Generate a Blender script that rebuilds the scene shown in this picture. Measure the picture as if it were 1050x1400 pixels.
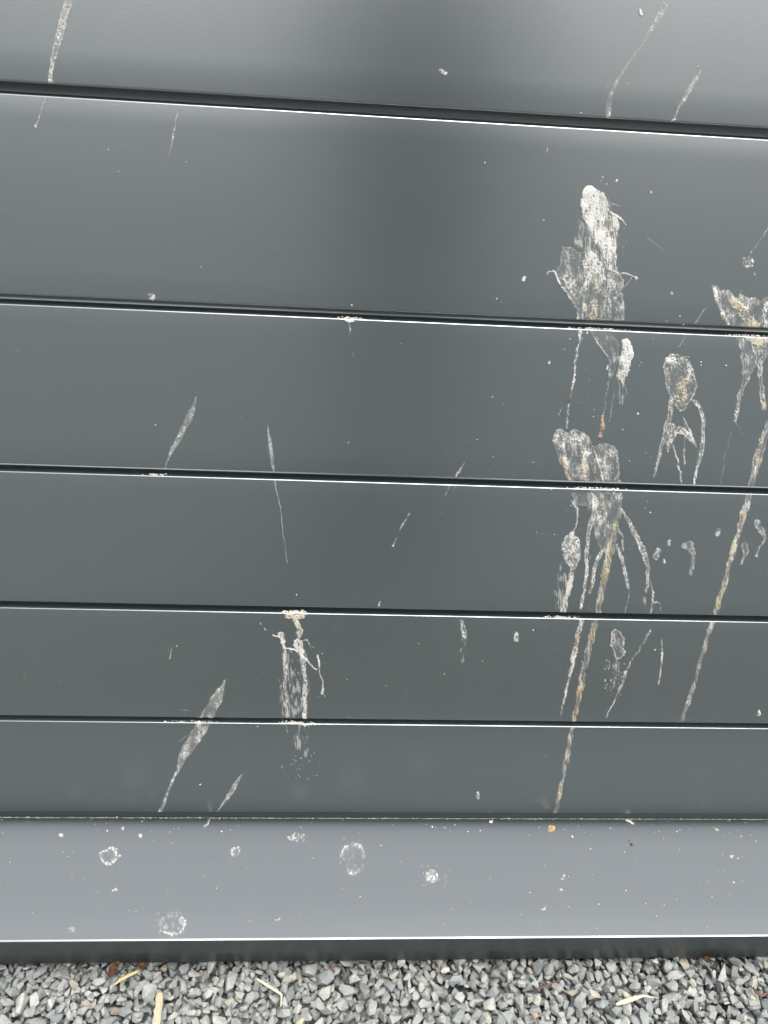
import bpy, bmesh, math, random
import numpy as np
from mathutils import Matrix, Vector, Euler

for o in list(bpy.data.objects):
    bpy.data.objects.remove(o, do_unlink=True)
scene = bpy.context.scene
COL = scene.collection
R = math.radians

# ------------------------------------------------------------------ camera
Z0 = 1.100                       # height of the uppermost plank edge in view
PITCH, YAW, ROLL = R(28.65169), R(4.13357), R(3.58387)
DIST, CAMH, FPX = 0.84336516, Z0 + 0.02124895, 1050.0
fw = np.array([math.sin(YAW)*math.cos(PITCH), math.cos(YAW)*math.cos(PITCH), -math.sin(PITCH)])
r0 = np.array([math.cos(YAW), -math.sin(YAW), 0.0])
u0 = np.cross(r0, fw)
rt = r0*math.cos(ROLL) + u0*math.sin(ROLL)
up = -r0*math.sin(ROLL) + u0*math.cos(ROLL)
CAM = np.array([0.0, -DIST, CAMH])
cd = bpy.data.cameras.new('camera')
cam = bpy.data.objects.new('camera', cd)
COL.objects.link(cam)
cam.matrix_world = Matrix(((rt[0], up[0], -fw[0], CAM[0]),
                           (rt[1], up[1], -fw[1], CAM[1]),
                           (rt[2], up[2], -fw[2], CAM[2]),
                           (0, 0, 0, 1)))
cd.sensor_fit = 'VERTICAL'
cd.sensor_height = 36.0
cd.lens = 36.0*FPX/1400.0
cd.clip_start = 0.02
cd.clip_end = 3000
scene.camera = cam

# ------------------------------------------------------------------ sky, sun, exposure
SUN_EL, SUN_AZ = R(72), R(150)          # azimuth clockwise from +Y (the wall lies at +Y)
w = bpy.data.worlds.new('World')
scene.world = w
w.use_nodes = True
nt = w.node_tree
bg = nt.nodes['Background']
sky = nt.nodes.new('ShaderNodeTexSky')
sky.sky_type = 'NISHITA'
sky.sun_disc = False
sky.sun_elevation = SUN_EL
sky.sun_rotation = SUN_AZ
sky.air_density = 1.0
sky.dust_density = 4.0
hs = nt.nodes.new('ShaderNodeHueSaturation')
hs.inputs['Saturation'].default_value = 0.12
nt.links.new(sky.outputs[0], hs.inputs['Color'])
nt.links.new(hs.outputs[0], bg.inputs['Color'])
bg.inputs['Strength'].default_value = 0.15
sd = bpy.data.lights.new('sun', 'SUN')
sd.energy = 1.5
sd.angle = R(40)
sd.color = (1.0, 0.97, 0.93)
sun = bpy.data.objects.new('sun', sd)
COL.objects.link(sun)
sdir = Vector((math.sin(SUN_AZ)*math.cos(SUN_EL), math.cos(SUN_AZ)*math.cos(SUN_EL), math.sin(SUN_EL)))
sun.rotation_euler = sdir.to_track_quat('Z', 'Y').to_euler()
sun.location = (1, -2, 4)
vs = scene.view_settings
vs.view_transform = 'Standard'
vs.look = 'None'
vs.gamma = 1
vs.use_curve_mapping = False
vs.exposure = 1.55

# ------------------------------------------------------------------ helpers
def link(name, me, parent=None, mat=None):
    o = bpy.data.objects.new(name, me)
    COL.objects.link(o)
    if mat is not None and me is not None and not me.materials:
        me.materials.append(mat)
    if parent is not None:
        o.parent = parent
    return o

def tag(o, label=None, cat=None, group=None, kind=None):
    if label: o['label'] = label
    if cat: o['category'] = cat
    if group: o['group'] = group
    if kind: o['kind'] = kind
    return o

def mesh(name, v, f, smooth=False):
    me = bpy.data.meshes.new(name)
    me.from_pydata([tuple(map(float, q)) for q in v], [], [tuple(map(int, q)) for q in f])
    me.update()
    if smooth:
        me.polygons.foreach_set('use_smooth', [True]*len(me.polygons))
    return me

def big_mesh(name, v, f, smooth=False):
    """fast mesh from arrays; f is (n,3) or (n,4)"""
    me = bpy.data.meshes.new(name)
    n, k = f.shape
    me.vertices.add(len(v)); me.vertices.foreach_set('co', np.asarray(v, np.float32).ravel())
    me.loops.add(n*k); me.loops.foreach_set('vertex_index', f.astype(np.int32).ravel())
    me.polygons.add(n)
    me.polygons.foreach_set('loop_start', np.arange(0, n*k, k, dtype=np.int32))
    me.polygons.foreach_set('loop_total', np.full(n, k, dtype=np.int32))
    me.polygons.foreach_set('use_smooth', np.full(n, smooth, dtype=bool))
    me.update(calc_edges=True)
    me.validate()
    return me

def extrude_profile(name, prof, x0, x1, nx=1, smooth_from=None):
    """prof: list of (y,z) polyline, open; extruded along x"""
    xs = np.linspace(x0, x1, nx+1)
    v = [(x, y, z) for x in xs for (y, z) in prof]
    n = len(prof)
    f = [(i*n+j, i*n+j+1, (i+1)*n+j+1, (i+1)*n+j) for i in range(nx) for j in range(n-1)]
    return mesh(name, v, f, True)

# ------------------------------------------------------------------ node helpers
def new_mat(name):
    m = bpy.data.materials.new(name)
    m.use_nodes = True
    t = m.node_tree
    b = t.nodes['Principled BSDF']
    return m, t, b

def N(t, kind, **kw):
    n = t.nodes.new(kind)
    for k, v in kw.items():
        if hasattr(n, k): setattr(n, k, v)
        else: n.inputs[k].default_value = v
    return n

def coords(t, scale=(1, 1, 1), obj=True):
    tc = N(t, 'ShaderNodeTexCoord')
    mp = N(t, 'ShaderNodeMapping')
    mp.inputs['Scale'].default_value = scale
    t.links.new(tc.outputs['Object'], mp.inputs['Vector'])
    return mp.outputs[0]

def ramp(t, fac, stops):
    r = N(t, 'ShaderNodeValToRGB')
    e = r.color_ramp.elements
    while len(e) < len(stops): e.new(0.5)
    for q, (p, c) in zip(e, stops):
        q.position = p; q.color = (*c, 1)
    t.links.new(fac, r.inputs[0])
    return r.outputs[0]

def metal_paint(name, base, dust_and_light=None, rough=0.28, ior=1.95, spec=1.0):
    m, t, b = new_mat(name)
    geo = N(t, 'ShaderNodeNewGeometry')
    def pos(scale):
        mp = N(t, 'ShaderNodeMapping'); mp.inputs['Scale'].default_value = scale
        t.links.new(geo.outputs['Position'], mp.inputs['Vector']); return mp.outputs[0]
    big = N(t, 'ShaderNodeTexNoise', Scale=2.3, Detail=3.0)
    t.links.new(pos((1, 1, 1)), big.inputs['Vector'])
    grain = N(t, 'ShaderNodeTexNoise', Scale=1.0, Detail=4.0, Roughness=0.7)
    t.links.new(pos((90, 900, 900)), grain.inputs['Vector'])
    tone = N(t, 'ShaderNodeRGB'); tone.outputs[0].default_value = (*base, 1)
    colour = tone.outputs[0]
    oi = N(t, 'ShaderNodeObjectInfo')             # boards differ very slightly in tone
    ov = N(t, 'ShaderNodeMapRange'); ov.inputs[3].default_value = 0.93; ov.inputs[4].default_value = 1.07
    t.links.new(oi.outputs['Random'], ov.inputs[0])
    om = N(t, 'ShaderNodeMix', data_type='RGBA', blend_type='MULTIPLY'); om.inputs[0].default_value = 1
    t.links.new(colour, om.inputs[6]); t.links.new(ov.outputs[0], om.inputs[7])
    colour = om.outputs[2]
    rv = N(t, 'ShaderNodeValue'); rv.outputs[0].default_value = rough+0.03
    rough_out = rv.outputs[0]
    if dust_and_light:                                   # dust tone plus painted skylight on upward faces; sloping back left dark for shade
        sx = N(t, 'ShaderNodeSeparateXYZ'); t.links.new(geo.outputs['Normal'], sx.inputs[0])
        um = N(t, 'ShaderNodeMapRange', interpolation_type='SMOOTHSTEP'); um.inputs[1].default_value = 0.86; um.inputs[2].default_value = 0.98
        t.links.new(sx.outputs['Z'], um.inputs[0])
        mz = N(t, 'ShaderNodeMix', data_type='RGBA'); t.links.new(um.outputs[0], mz.inputs[0]); t.links.new(colour, mz.inputs[6]); mz.inputs[7].default_value = (*dust_and_light, 1)
        colour = mz.outputs[2]
        mr = N(t, 'ShaderNodeMix', data_type='FLOAT'); t.links.new(um.outputs[0], mr.inputs[0]); t.links.new(rough_out, mr.inputs[2]); mr.inputs[3].default_value = 0.55
        rough_out = mr.outputs[0]
        ms = N(t, 'ShaderNodeMix', data_type='FLOAT'); t.links.new(um.outputs[0], ms.inputs[0]); ms.inputs[2].default_value = spec; ms.inputs[3].default_value = 0.05
        # extra gloss set on the folded nose to draw its white highlight line
        sp_ = N(t, 'ShaderNodeSeparateXYZ'); t.links.new(geo.outputs['Position'], sp_.inputs[0])
        ny = N(t, 'ShaderNodeMapRange'); ny.inputs[1].default_value = -0.1985; ny.inputs[2].default_value = -0.1970; ny.inputs[3].default_value = 1; ny.inputs[4].default_value = 0
        t.links.new(sp_.outputs['Y'], ny.inputs[0])
        nu = N(t, 'ShaderNodeMapRange'); nu.inputs[1].default_value = 0.1; nu.inputs[2].default_value = 0.35
        t.links.new(sx.outputs['Z'], nu.inputs[0])
        lo = N(t, 'ShaderNodeMath', operation='MULTIPLY'); t.links.new(ny.outputs[0], lo.inputs[0]); t.links.new(nu.outputs[0], lo.inputs[1])
        mr2 = N(t, 'ShaderNodeMix', data_type='FLOAT'); t.links.new(lo.outputs[0], mr2.inputs[0]); t.links.new(rough_out, mr2.inputs[2]); mr2.inputs[3].default_value = 0.2
        rough_out = mr2.outputs[0]
        ms2 = N(t, 'ShaderNodeMix', data_type='FLOAT'); t.links.new(lo.outputs[0], ms2.inputs[0]); t.links.new(ms.outputs[0], ms2.inputs[2]); ms2.inputs[3].default_value = 1.0
        t.links.new(ms2.outputs[0], b.inputs['Specular IOR Level'])
    t.links.new(colour, b.inputs['Base Color'])
    t.links.new(rough_out, b.inputs['Roughness'])
    if not dust_and_light: b.inputs['Specular IOR Level'].default_value = spec
    b.inputs['IOR'].default_value = ior
    bp = N(t, 'ShaderNodeBump', Strength=0.10, Distance=0.0006)
    t.links.new(grain.outputs[0], bp.inputs['Height'])
    bp2 = N(t, 'ShaderNodeBump', Strength=0.05 if dust_and_light else 0.25, Distance=0.004)
    t.links.new(big.outputs[0], bp2.inputs['Height'])
    t.links.new(bp.outputs[0], bp2.inputs['Normal'])
    t.links.new(bp2.outputs[0], b.inputs['Normal'])
    return m

MAT_PANEL = metal_paint('anthracite_powder_coat', (0.0240, 0.0370, 0.0395), None, 0.245, 2.15, 1.0)
MAT_SILL = metal_paint('anthracite_sill_coat', (0.025, 0.036, 0.036), (0.086, 0.095, 0.101), 0.40, 2.1, 0.18)

def plain(name, c, rough=0.8, var=0.25, scale=60, stretch=(1, 1, 1), bump=0.3):
    m, t, b = new_mat(name)
    n = N(t, 'ShaderNodeTexNoise', Scale=scale, Detail=5.0, Roughness=0.65)
    t.links.new(coords(t, stretch), n.inputs['Vector'])
    col = ramp(t, n.outputs[0], [(0.25, tuple(x*(1-var) for x in c)), (0.75, tuple(min(1, x*(1+var)) for x in c))])
    t.links.new(col, b.inputs['Base Color'])
    b.inputs['Roughness'].default_value = rough
    b.inputs['Specular IOR Level'].default_value = 0.25
    bp = N(t, 'ShaderNodeBump', Strength=bump, Distance=0.001)
    t.links.new(n.outputs[0], bp.inputs['Height']); t.links.new(bp.outputs[0], b.inputs['Normal'])
    return m

def stone_mat():
    m, t, b = new_mat('crushed_slate')
    geo = N(t, 'ShaderNodeNewGeometry')
    oi = N(t, 'ShaderNodeObjectInfo')
    s = N(t, 'ShaderNodeMath', operation='ADD')
    t.links.new(geo.outputs['Random Per Island'], s.inputs[0]); t.links.new(oi.outputs['Random'], s.inputs[1])
    fr = N(t, 'ShaderNodeMath', operation='FRACT'); t.links.new(s.outputs[0], fr.inputs[0])
    c0 = ramp(t, fr.outputs[0], [(0.0, (0.125, 0.135, 0.132)), (0.25, (0.160, 0.168, 0.164)), (0.5, (0.185, 0.192, 0.182)),
                                 (0.78, (0.215, 0.220, 0.203)), (0.94, (0.25, 0.25, 0.228)), (0.99, (0.22, 0.20, 0.155))])
    n = N(t, 'ShaderNodeTexNoise', Scale=170.0, Detail=6.0, Roughness=0.7)
    t.links.new(geo.outputs['Position'], n.inputs['Vector'])
    n2 = N(t, 'ShaderNodeTexNoise', Scale=900.0, Detail=3.0, Roughness=0.7)
    t.links.new(geo.outputs['Position'], n2.inputs['Vector'])
    k = ramp(t, n.outputs[0], [(0.3, (0.88,)*3), (0.7, (1.30,)*3)])
    k2 = ramp(t, n2.outputs[0], [(0.3, (0.82,)*3), (0.7, (1.2,)*3)])
    mx = N(t, 'ShaderNodeMix', data_type='RGBA', blend_type='MULTIPLY'); mx.inputs[0].default_value = 1
    t.links.new(c0, mx.inputs[6]); t.links.new(k, mx.inputs[7])
    mx2 = N(t, 'ShaderNodeMix', data_type='RGBA', blend_type='MULTIPLY'); mx2.inputs[0].default_value = 1
    t.links.new(mx.outputs[2], mx2.inputs[6]); t.links.new(k2, mx2.inputs[7])
    t.links.new(mx2.outputs[2], b.inputs['Base Color'])
    b.inputs['Roughness'].default_value = 0.82
    b.inputs['Specular IOR Level'].default_value = 0.3
    bp = N(t, 'ShaderNodeBump', Strength=0.6, Distance=0.0015)
    t.links.new(n.outputs[0], bp.inputs['Height'])
    bp2 = N(t, 'ShaderNodeBump', Strength=0.4, Distance=0.0005)
    t.links.new(n2.outputs[0], bp2.inputs['Height']); t.links.new(bp.outputs[0], bp2.inputs['Normal'])
    t.links.new(bp2.outputs[0], b.inputs['Normal'])
    return m
MAT_STONE = stone_mat()

def ground_mat():
    m, t, b = new_mat('packed_grit')
    n = N(t, 'ShaderNodeTexVoronoi', Scale=48.0)
    v = coords(t)
    t.links.new(v, n.inputs['Vector'])
    c = ramp(t, n.outputs['Color'], [(0.1, (0.066, 0.075, 0.078)), (0.9, (0.165, 0.182, 0.185))])
    d = ramp(t, n.outputs['Distance'], [(0.25, (1, 1, 1)), (0.75, (0.35, 0.35, 0.34))])
    mx = N(t, 'ShaderNodeMix', data_type='RGBA', blend_type='MULTIPLY'); mx.inputs[0].default_value = 1
    t.links.new(c, mx.inputs[6]); t.links.new(d, mx.inputs[7])
    t.links.new(mx.outputs[2], b.inputs['Base Color'])
    b.inputs['Roughness'].default_value = 0.9
    bp = N(t, 'ShaderNodeBump', Strength=0.8, Distance=0.01, invert=True)
    t.links.new(n.outputs['Distance'], bp.inputs['Height']); t.links.new(bp.outputs[0], b.inputs['Normal'])
    return m

def dropping_mat():
    m, t, b = new_mat('dried_dropping')
    a = N(t, 'ShaderNodeAttribute', attribute_name='tint')
    c = N(t, 'ShaderNodeAttribute', attribute_name='cover')
    t.links.new(a.outputs['Color'], b.inputs['Base Color'])
    t.links.new(c.outputs['Fac'], b.inputs['Alpha'])
    b.inputs['Roughness'].default_value = 0.8
    b.inputs['Specular IOR Level'].default_value = 0.2
    geo = N(t, 'ShaderNodeNewGeometry')
    n = N(t, 'ShaderNodeTexNoise', Scale=420.0, Detail=4.0, Roughness=0.7)
    t.links.new(geo.outputs['Position'], n.inputs['Vector'])
    bp = N(t, 'ShaderNodeBump', Strength=0.7, Distance=0.0012)
    t.links.new(n.outputs[0], bp.inputs['Height']); t.links.new(bp.outputs[0], b.inputs['Normal'])
    return m
MAT_DROP = dropping_mat()

# ------------------------------------------------------------------ ground
gs = 600.0
gm = mesh('ground', [(-gs, -gs, 0), (gs, -gs, 0), (gs, gs, 0), (-gs, gs, 0)], [(0, 1, 2, 3)])
ground = tag(link('ground', gm, None, ground_mat()), kind='structure')

# ------------------------------------------------------------------ metal wall: planks, sill
PCH = 0.2
WX0, WX1 = -4.0, 4.6
GAP, RAD, DEEP = 0.0098, 0.0013, 0.0155

def arc(cy, cz, r, a0, a1, n):
    return [(cy + r*math.cos(R(a0+(a1-a0)*i/n)), cz + r*math.sin(R(a0+(a1-a0)*i/n))) for i in range(n+1)]

def plank_profile(h=PCH):
    p = [(DEEP+0.004, 0.014), (DEEP, 0.014), (DEEP, 0.0021), (DEEP-0.001, 0.0009)]
    p += [(0.006, 0.0004)]
    p += arc(RAD, -RAD, RAD, 90, 180, 7)                      # rounded upper edge, front face at y = 0
    p += [(0.0, -0.02), (0.0, -h*0.5), (0.0, -(h-GAP)+0.03)]
    rb = 0.0026
    p += arc(rb, -(h-GAP)+rb, rb, 180, 270, 6)                # rounded lower edge
    p += [(0.008, -(h-GAP)), (DEEP+0.004, -(h-GAP)+0.0005)]
    return p

wall = tag(link('plank_wall', None), 'dark grey metal wall of wide horizontal planks standing over a sloping sill', 'wall')
wall.location = (0, 0, 0)
pm = extrude_profile('plank', plank_profile(), WX0, WX1, 24)
for i in range(-6, 5):
    o = link('plank', pm, wall, MAT_PANEL)
    o.location = (0, 0, Z0 - i*PCH)
# wall body behind the planks, closing the joints
bz0, bz1 = -0.05, Z0 + 6*PCH + 0.02
def box_mesh(name, x0, x1, y0, y1, z0, z1):
    v = [(x, y, z) for x in (x0, x1) for y in (y0, y1) for z in (z0, z1)]
    f = [(0, 1, 3, 2), (4, 6, 7, 5), (0, 4, 5, 1), (2, 3, 7, 6), (0, 2, 6, 4), (1, 5, 7, 3)]
    return mesh(name, v, f)
link('backing', box_mesh('backing', WX0, WX1, DEEP+0.0045, 0.16, bz0, bz1), wall, MAT_PANEL)
link('coping', box_mesh('coping', WX0-0.02, WX1+0.02, -0.03, 0.19, bz1+0.001, bz1+0.045), wall, MAT_SILL)

# sill below the lowest plank: dips to the joint at the back, nearly level apron, rounded nose, dark front
ZJ = Z0 - 5*PCH                         # height of the joint between plank and sill
BY, BZ = -0.1800, ZJ - 0.0850           # lower edge of the front
def bend(p0, p1, p2, n=8):
    return [tuple(((1-s)**2*p0[k] + 2*s*(1-s)*p1[k] + s*s*p2[k]) for k in (0, 1)) for s in [i/n for i in range(n+1)]]
def lerp(a, b, s): return (a[0]+(b[0]-a[0])*s, a[1]+(b[1]-a[1])*s)
NOSE = (-0.2000, ZJ - 0.0035); LOW = (BY, BZ)
SHO = (-0.172, ZJ + 0.0040)
sill_top = [(0.0082, ZJ - 0.0118)]
sill_top += bend((0.0076, ZJ - 0.0114), (-0.020, ZJ + 0.0080), (-0.060, ZJ + 0.0085), 14)
sill_top += [(-0.09, ZJ + 0.0080), (-0.13, ZJ + 0.0065)]
sill_top += bend((-0.155, ZJ + 0.0052), SHO, lerp(SHO, NOSE, 0.5), 6)
sill_top += bend(lerp(SHO, NOSE, 0.955), NOSE, lerp(NOSE, LOW, 0.022), 7)
sp = [(DEEP+0.004, ZJ+0.02), (0.0088, ZJ+0.02), (0.0086, ZJ - 0.0112)] + sill_top
sp += [lerp(NOSE, LOW, 0.5), LOW, (BY+0.012, BZ+0.001), (BY+0.012, BZ+0.02)]
link('sill', extrude_profile('sill', sp, WX0, WX1, 24), wall, MAT_SILL)
# the plinth the sill is fixed to, set back under it
link('plinth', box_mesh('plinth', WX0+0.01, WX1-0.01, BY+0.035, DEEP+0.003, -0.05, ZJ-0.03), wall, MAT_SILL)

# ------------------------------------------------------------------ gravel
rng = np.random.default_rng(7)
random.seed(7)
def stone_base(k):
    r = np.random.default_rng(100+k)
    n = 15
    p = r.normal(size=(n, 3)); p /= np.linalg.norm(p, axis=1)[:, None]
    p = np.sign(p)*np.abs(p)**0.75
    p *= r.uniform(0.8, 1.08, (n, 1))
    p[:, 0] += 0.25*p[:, 1]*r.uniform(-1, 1)
    p *= np.array([1.0, r.uniform(0.62, 0.92), r.uniform(0.38, 0.62)])
    bm = bmesh.new()
    for q in p: bm.verts.new(q)
    bmesh.ops.convex_hull(bm, input=bm.verts)
    lo = [v for v in bm.verts if not v.link_faces]
    bmesh.ops.delete(bm, geom=lo, context='VERTS')
    bmesh.ops.triangulate(bm, faces=bm.faces)
    bmesh.ops.recalc_face_normals(bm, faces=bm.faces)
    bm.verts.index_update()
    v = np.array([q.co[:] for q in bm.verts]); f = np.array([[q.index for q in fc.verts] for fc in bm.faces])
    bm.free()
    v -= (v.max(0)+v.min(0))/2
    return v, f
BASES = [stone_base(k) for k in range(28)]
GX0, GX1, GY0, GY1 = -1.5, 1.75, -0.60, -0.150
GR = 0.002
nxg, nyg = int((GX1-GX0)/GR)+1, int((GY1-GY0)/GR)+1
H = np.zeros((nxg, nyg))
stones = []
NST = 22500
for s in range(NST):
    k = int(rng.integers(len(BASES)))
    bv, bf = BASES[k]
    L = 0.0078*math.exp(rng.normal()*0.24) if s > NST*0.35 else 0.0074*math.exp(rng.normal()*0.25)
    tilt = rng.normal()*0.6
    e = Euler((tilt, rng.normal()*0.6, rng.uniform(0, 6.283)), 'XYZ')
    M = np.array(e.to_matrix())
    pv = (bv*L) @ M.T
    hx, hy = np.abs(pv[:, 0]).max(), np.abs(pv[:, 1]).max()
    hz = np.abs(pv[:, 2]).max()
    cv = np.cov(pv[:, :2].T)
    ic = np.linalg.inv(cv + np.eye(2)*1e-9)/2.6
    nx_, ny_ = int(hx/GR)+1, int(hy/GR)+1
    ox, oy = np.meshgrid(np.arange(-nx_, nx_+1), np.arange(-ny_, ny_+1), indexing='ij')
    q = (ox*GR)**2*ic[0, 0] + 2*ox*oy*GR*GR*ic[0, 1] + (oy*GR)**2*ic[1, 1]
    inside = q < 1
    prof = np.where(inside, hz*np.sqrt(np.clip(1-q*0.8, 0, 1)), 0)
    best = None
    for c in range(7):
        ci = int(rng.integers(nx_, nxg-nx_)); cj = int(rng.integers(ny_, nyg-ny_))
        sub = H[ci-nx_:ci+nx_+1, cj-ny_:cj+ny_+1]
        vals = (sub + prof)[inside]
        z = np.partition(vals, int(len(vals)*0.78))[int(len(vals)*0.78)]
        if best is None or z < best[0]: best = (z, ci, cj)
    z, ci, cj = best
    sub = H[ci-nx_:ci+nx_+1, cj-ny_:cj+ny_+1]
    np.maximum(sub, np.where(inside, z+prof, 0), out=sub)
    stones.append((k, L, e, np.array([GX0+ci*GR, GY0+cj*GR, z]), pv, z+hz))
SHELF = float(np.percentile(H, 90))
# settle the whole bed so that its top lies just under the lower edge of the sill
TARGET_TOP = BZ - 0.001
dz = TARGET_TOP - float(np.percentile(H, 97))
print('gravel top', SHELF, 'shift', dz)
def project(p):
    d = p - CAM
    zc = d @ fw
    return 525 + FPX*(d @ rt)/zc, 700 - FPX*(d @ up)/zc, zc
cand = []
for i, (k, L, e, c, pv, top) in enumerate(stones):
    c = c + np.array([0, 0, dz])
    ci, cj = int((c[0]-GX0)/GR), int((c[1]-GY0)/GR)
    cover = H[max(0, ci-2):ci+3, max(0, cj-2):cj+3].mean() - top
    px, py, zc = project(c)
    if -5 < px < 1055 and 1310 < py < 1408 and c[1] < BY - 0.004:
        cand.append((np.abs(pv[:, 0]).max()*np.abs(pv[:, 1]).max() - max(0, cover)*0.03, i))
cand.sort(reverse=True)
singles = set(i for _, i in cand[:300])
bed = tag(link('gravel_bed', None), kind='structure')
stone_me = [big_mesh('stone', v, f) for v, f in BASES]
for me in stone_me: me.materials.append(MAT_STONE)
VV, FF, off = [], [], 0
for i, (k, L, e, c, pv, top) in enumerate(stones):
    c = c + np.array([0, 0, dz])
    if i in singles:
        o = link('stone', stone_me[k], bed)
        o.location = c; o.rotation_euler = e; o.scale = (L, L, L)
    else:
        VV.append(pv + c); FF.append(BASES[k][1] + off); off += len(pv)
tag(link('gravel', big_mesh('gravel', np.vstack(VV), np.vstack(FF)), bed, MAT_STONE), kind='stuff')
GROUND_Z = TARGET_TOP - 0.036
ground.location = (0, 0, GROUND_Z)

# ------------------------------------------------------------------ litter lying on the gravel
def on_gravel(px, py, h=0.0):
    d = fw*FPX + rt*(px-525) - up*(py-700)
    zt = TARGET_TOP - 0.003 + h
    return CAM + d*((zt-CAM[2])/d[2])
def rod(name, pts, wid, thk, mat, label, cat, seed=0, n=4, k=8):
    """bent tapering strip with real thickness through pixel points (x, y, lift m, width scale)"""
    P = [on_gravel(p[0], p[1], p[2]) for p in pts]
    W = [p[3] for p in pts]
    Q, S_ = [], []
    for i in range(len(P)-1):
        for t in np.linspace(0, 1, n, endpoint=False):
            Q.append(P[i]*(1-t)+P[i+1]*t); S_.append(W[i]*(1-t)+W[i+1]*t)
    Q.append(P[-1]); S_.append(W[-1])
    r = np.random.default_rng(seed)
    base = np.mean(Q, axis=0)
    v, f = [], []
    for i, (q, s_) in enumerate(zip(Q, S_)):
        a = Q[max(0, i-1)]; b = Q[min(len(Q)-1, i+1)]
        d = b-a; d = d/np.linalg.norm(d)
        side = np.cross(d, [0, 0, 1]); side /= np.linalg.norm(side)
        nn = np.cross(side, d)
        for j in range(k):
            an = 2*math.pi*(j+0.5)/k
            jt = r.uniform(0.8, 1.2)
            v.append(q - base + side*math.cos(an)*wid/2*s_*jt + nn*math.sin(an)*thk/2*s_*jt)
    m = len(Q)
    for i in range(m-1):
        for j in range(k):
            f.append((i*k+j, i*k+(j+1) % k, (i+1)*k+(j+1) % k, (i+1)*k+j))
    f.append(tuple(range(k))[::-1]); f.append(tuple((m-1)*k+j for j in range(k)))
    me = mesh(name, v, f, k > 4)
    o = link(name, me, None, mat)
    o.location = base
    return tag(o, label, cat)
M_WOOD = plain('pale_splintered_wood', (0.30, 0.26, 0.185), 0.8, 0.45, 160, (9, 1, 1))
M_STRAW = plain('dry_straw', (0.34, 0.27, 0.13), 0.6, 0.25, 120)
M_PALE = plain('bleached_stem', (0.40, 0.36, 0.27), 0.7, 0.25, 120)
M_LEAF = plain('withered_leaf', (0.085, 0.040, 0.024), 0.75, 0.5, 200)
M_RED = plain('reddish_twig', (0.10, 0.05, 0.035), 0.7, 0.4, 250)
M_CREAM = plain('cream_pebble_skin', (0.32, 0.31, 0.26), 0.75, 0.2, 250)
M_YEL = plain('yellow_pebble_skin', (0.30, 0.275, 0.165), 0.75, 0.2, 250)
rod('wood_splinter', [(218.5, 1358, .006, .8), (218, 1364, .006, 1.0), (216, 1382, .006, 1), (213, 1402, .005, 1.0), (210, 1425, .004, .8)], 0.0135, 0.006, M_WOOD, 'pale wood splinter lying on the gravel, pointing towards the sill', 'splinter', 3, 3, 4)
rod('straw_stalk', [(157, 1346, .005, .5), (165, 1339, .006, 1), (177, 1333, .007, 1), (190, 1327, .006, .7)], 0.0052, 0.003, M_STRAW, 'yellow straw stalk beside withered leaves at the foot of the sill', 'straw', 4)
rod('straw_stalk', [(351, 1338, .006, .7), (362, 1345, .006, 1), (375, 1353, .006, 1), (385, 1360, .004, .8), (384, 1376, .003, .35)], 0.0040, 0.0025, M_PALE, 'pale bent straw stalk lying alone on the gravel', 'straw', 5)
rod('twig', [(734, 1353, .004, .6), (748, 1347, .006, 1), (768, 1339, .006, .6)], 0.0030, 0.0022, M_RED, 'thin reddish twig lying loose on the gravel', 'twig', 6)
rod('leaf_blade', [(842, 1373, .006, .5), (852, 1370, .007, 1.05), (866, 1365, .007, 1), (880, 1361, .007, .5), (894, 1364, .005, .2)], 0.0068, 0.0022, M_PALE, 'pale bleached leaf blade with a thin stem lying on the gravel', 'leaf', 7)
rod('twig', [(448, 1317, .004, .7), (453, 1322, .005, 1), (458, 1329, .003, .8)], 0.0034, 0.0026, M_RED, 'short reddish twig end sticking out below the sill', 'twig', 8)
rod('twig', [(1030, 1350, .006, .7), (1034, 1358, .007, 1), (1042, 1361, .007, 1), (1052, 1356, .005, .6)], 0.0042, 0.003, M_RED, 'crooked red brown twig beside a small yellow pebble', 'twig', 9)
def leaf(px, py, L, wd, rz, curl, seed, label):
    r = np.random.default_rng(seed)
    nx_, ny_ = 9, 5
    c = on_gravel(px, py, 0.004)
    v = []
    nz_ = r.normal(size=(nx_, ny_)); ed = r.uniform(0.55, 1.1, (nx_, 2))
    for side in (0, 1):
        for i in range(nx_):
            u = i/(nx_-1); hw = wd*math.sin(math.pi*min(1, u*0.95+0.03))**0.8
            for j in range(ny_):
                t = j/(ny_-1)*2-1
                z = curl*(t*t*hw + 0.5*(u-.5)**2*L) + nz_[i, j]*0.0016 + side*0.0005
                v.append(((u-.5)*L, t*hw*ed[i, int(t > 0)], z))
    f = []
    n1 = nx_*ny_
    for i in range(nx_-1):
        for j in range(ny_-1):
            a = i*ny_+j
            f.append((a, a+ny_, a+ny_+1, a+1)); f.append((n1+a, n1+a+1, n1+a+ny_+1, n1+a+ny_))
    rim_ = [i*ny_ for i in range(nx_)] + [(nx_-1)*ny_+j for j in range(1, ny_)] + [i*ny_+ny_-1 for i in range(nx_-2, -1, -1)] + [j for j in range(ny_-2, 0, -1)]
    for a, b in zip(rim_, rim_[1:]+rim_[:1]): f.append((b, a, n1+a, n1+b))
    o = link('withered_leaf', mesh('withered_leaf', v, f, False), None, M_LEAF)
    o.location = c; o.rotation_euler = (r.uniform(-.4, .4), r.uniform(-.3, .3), rz)
    tag(o, label, 'leaf')
leaf(158, 1325, 0.024, 0.0075, 1.1, 0.9, 21, 'larger curled dark brown leaf tucked under the sill edge')
leaf(195, 1323, 0.018, 0.0045, 0.3, 1.2, 22, 'narrow rust coloured leaf lying behind the yellow straw stalk')
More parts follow.
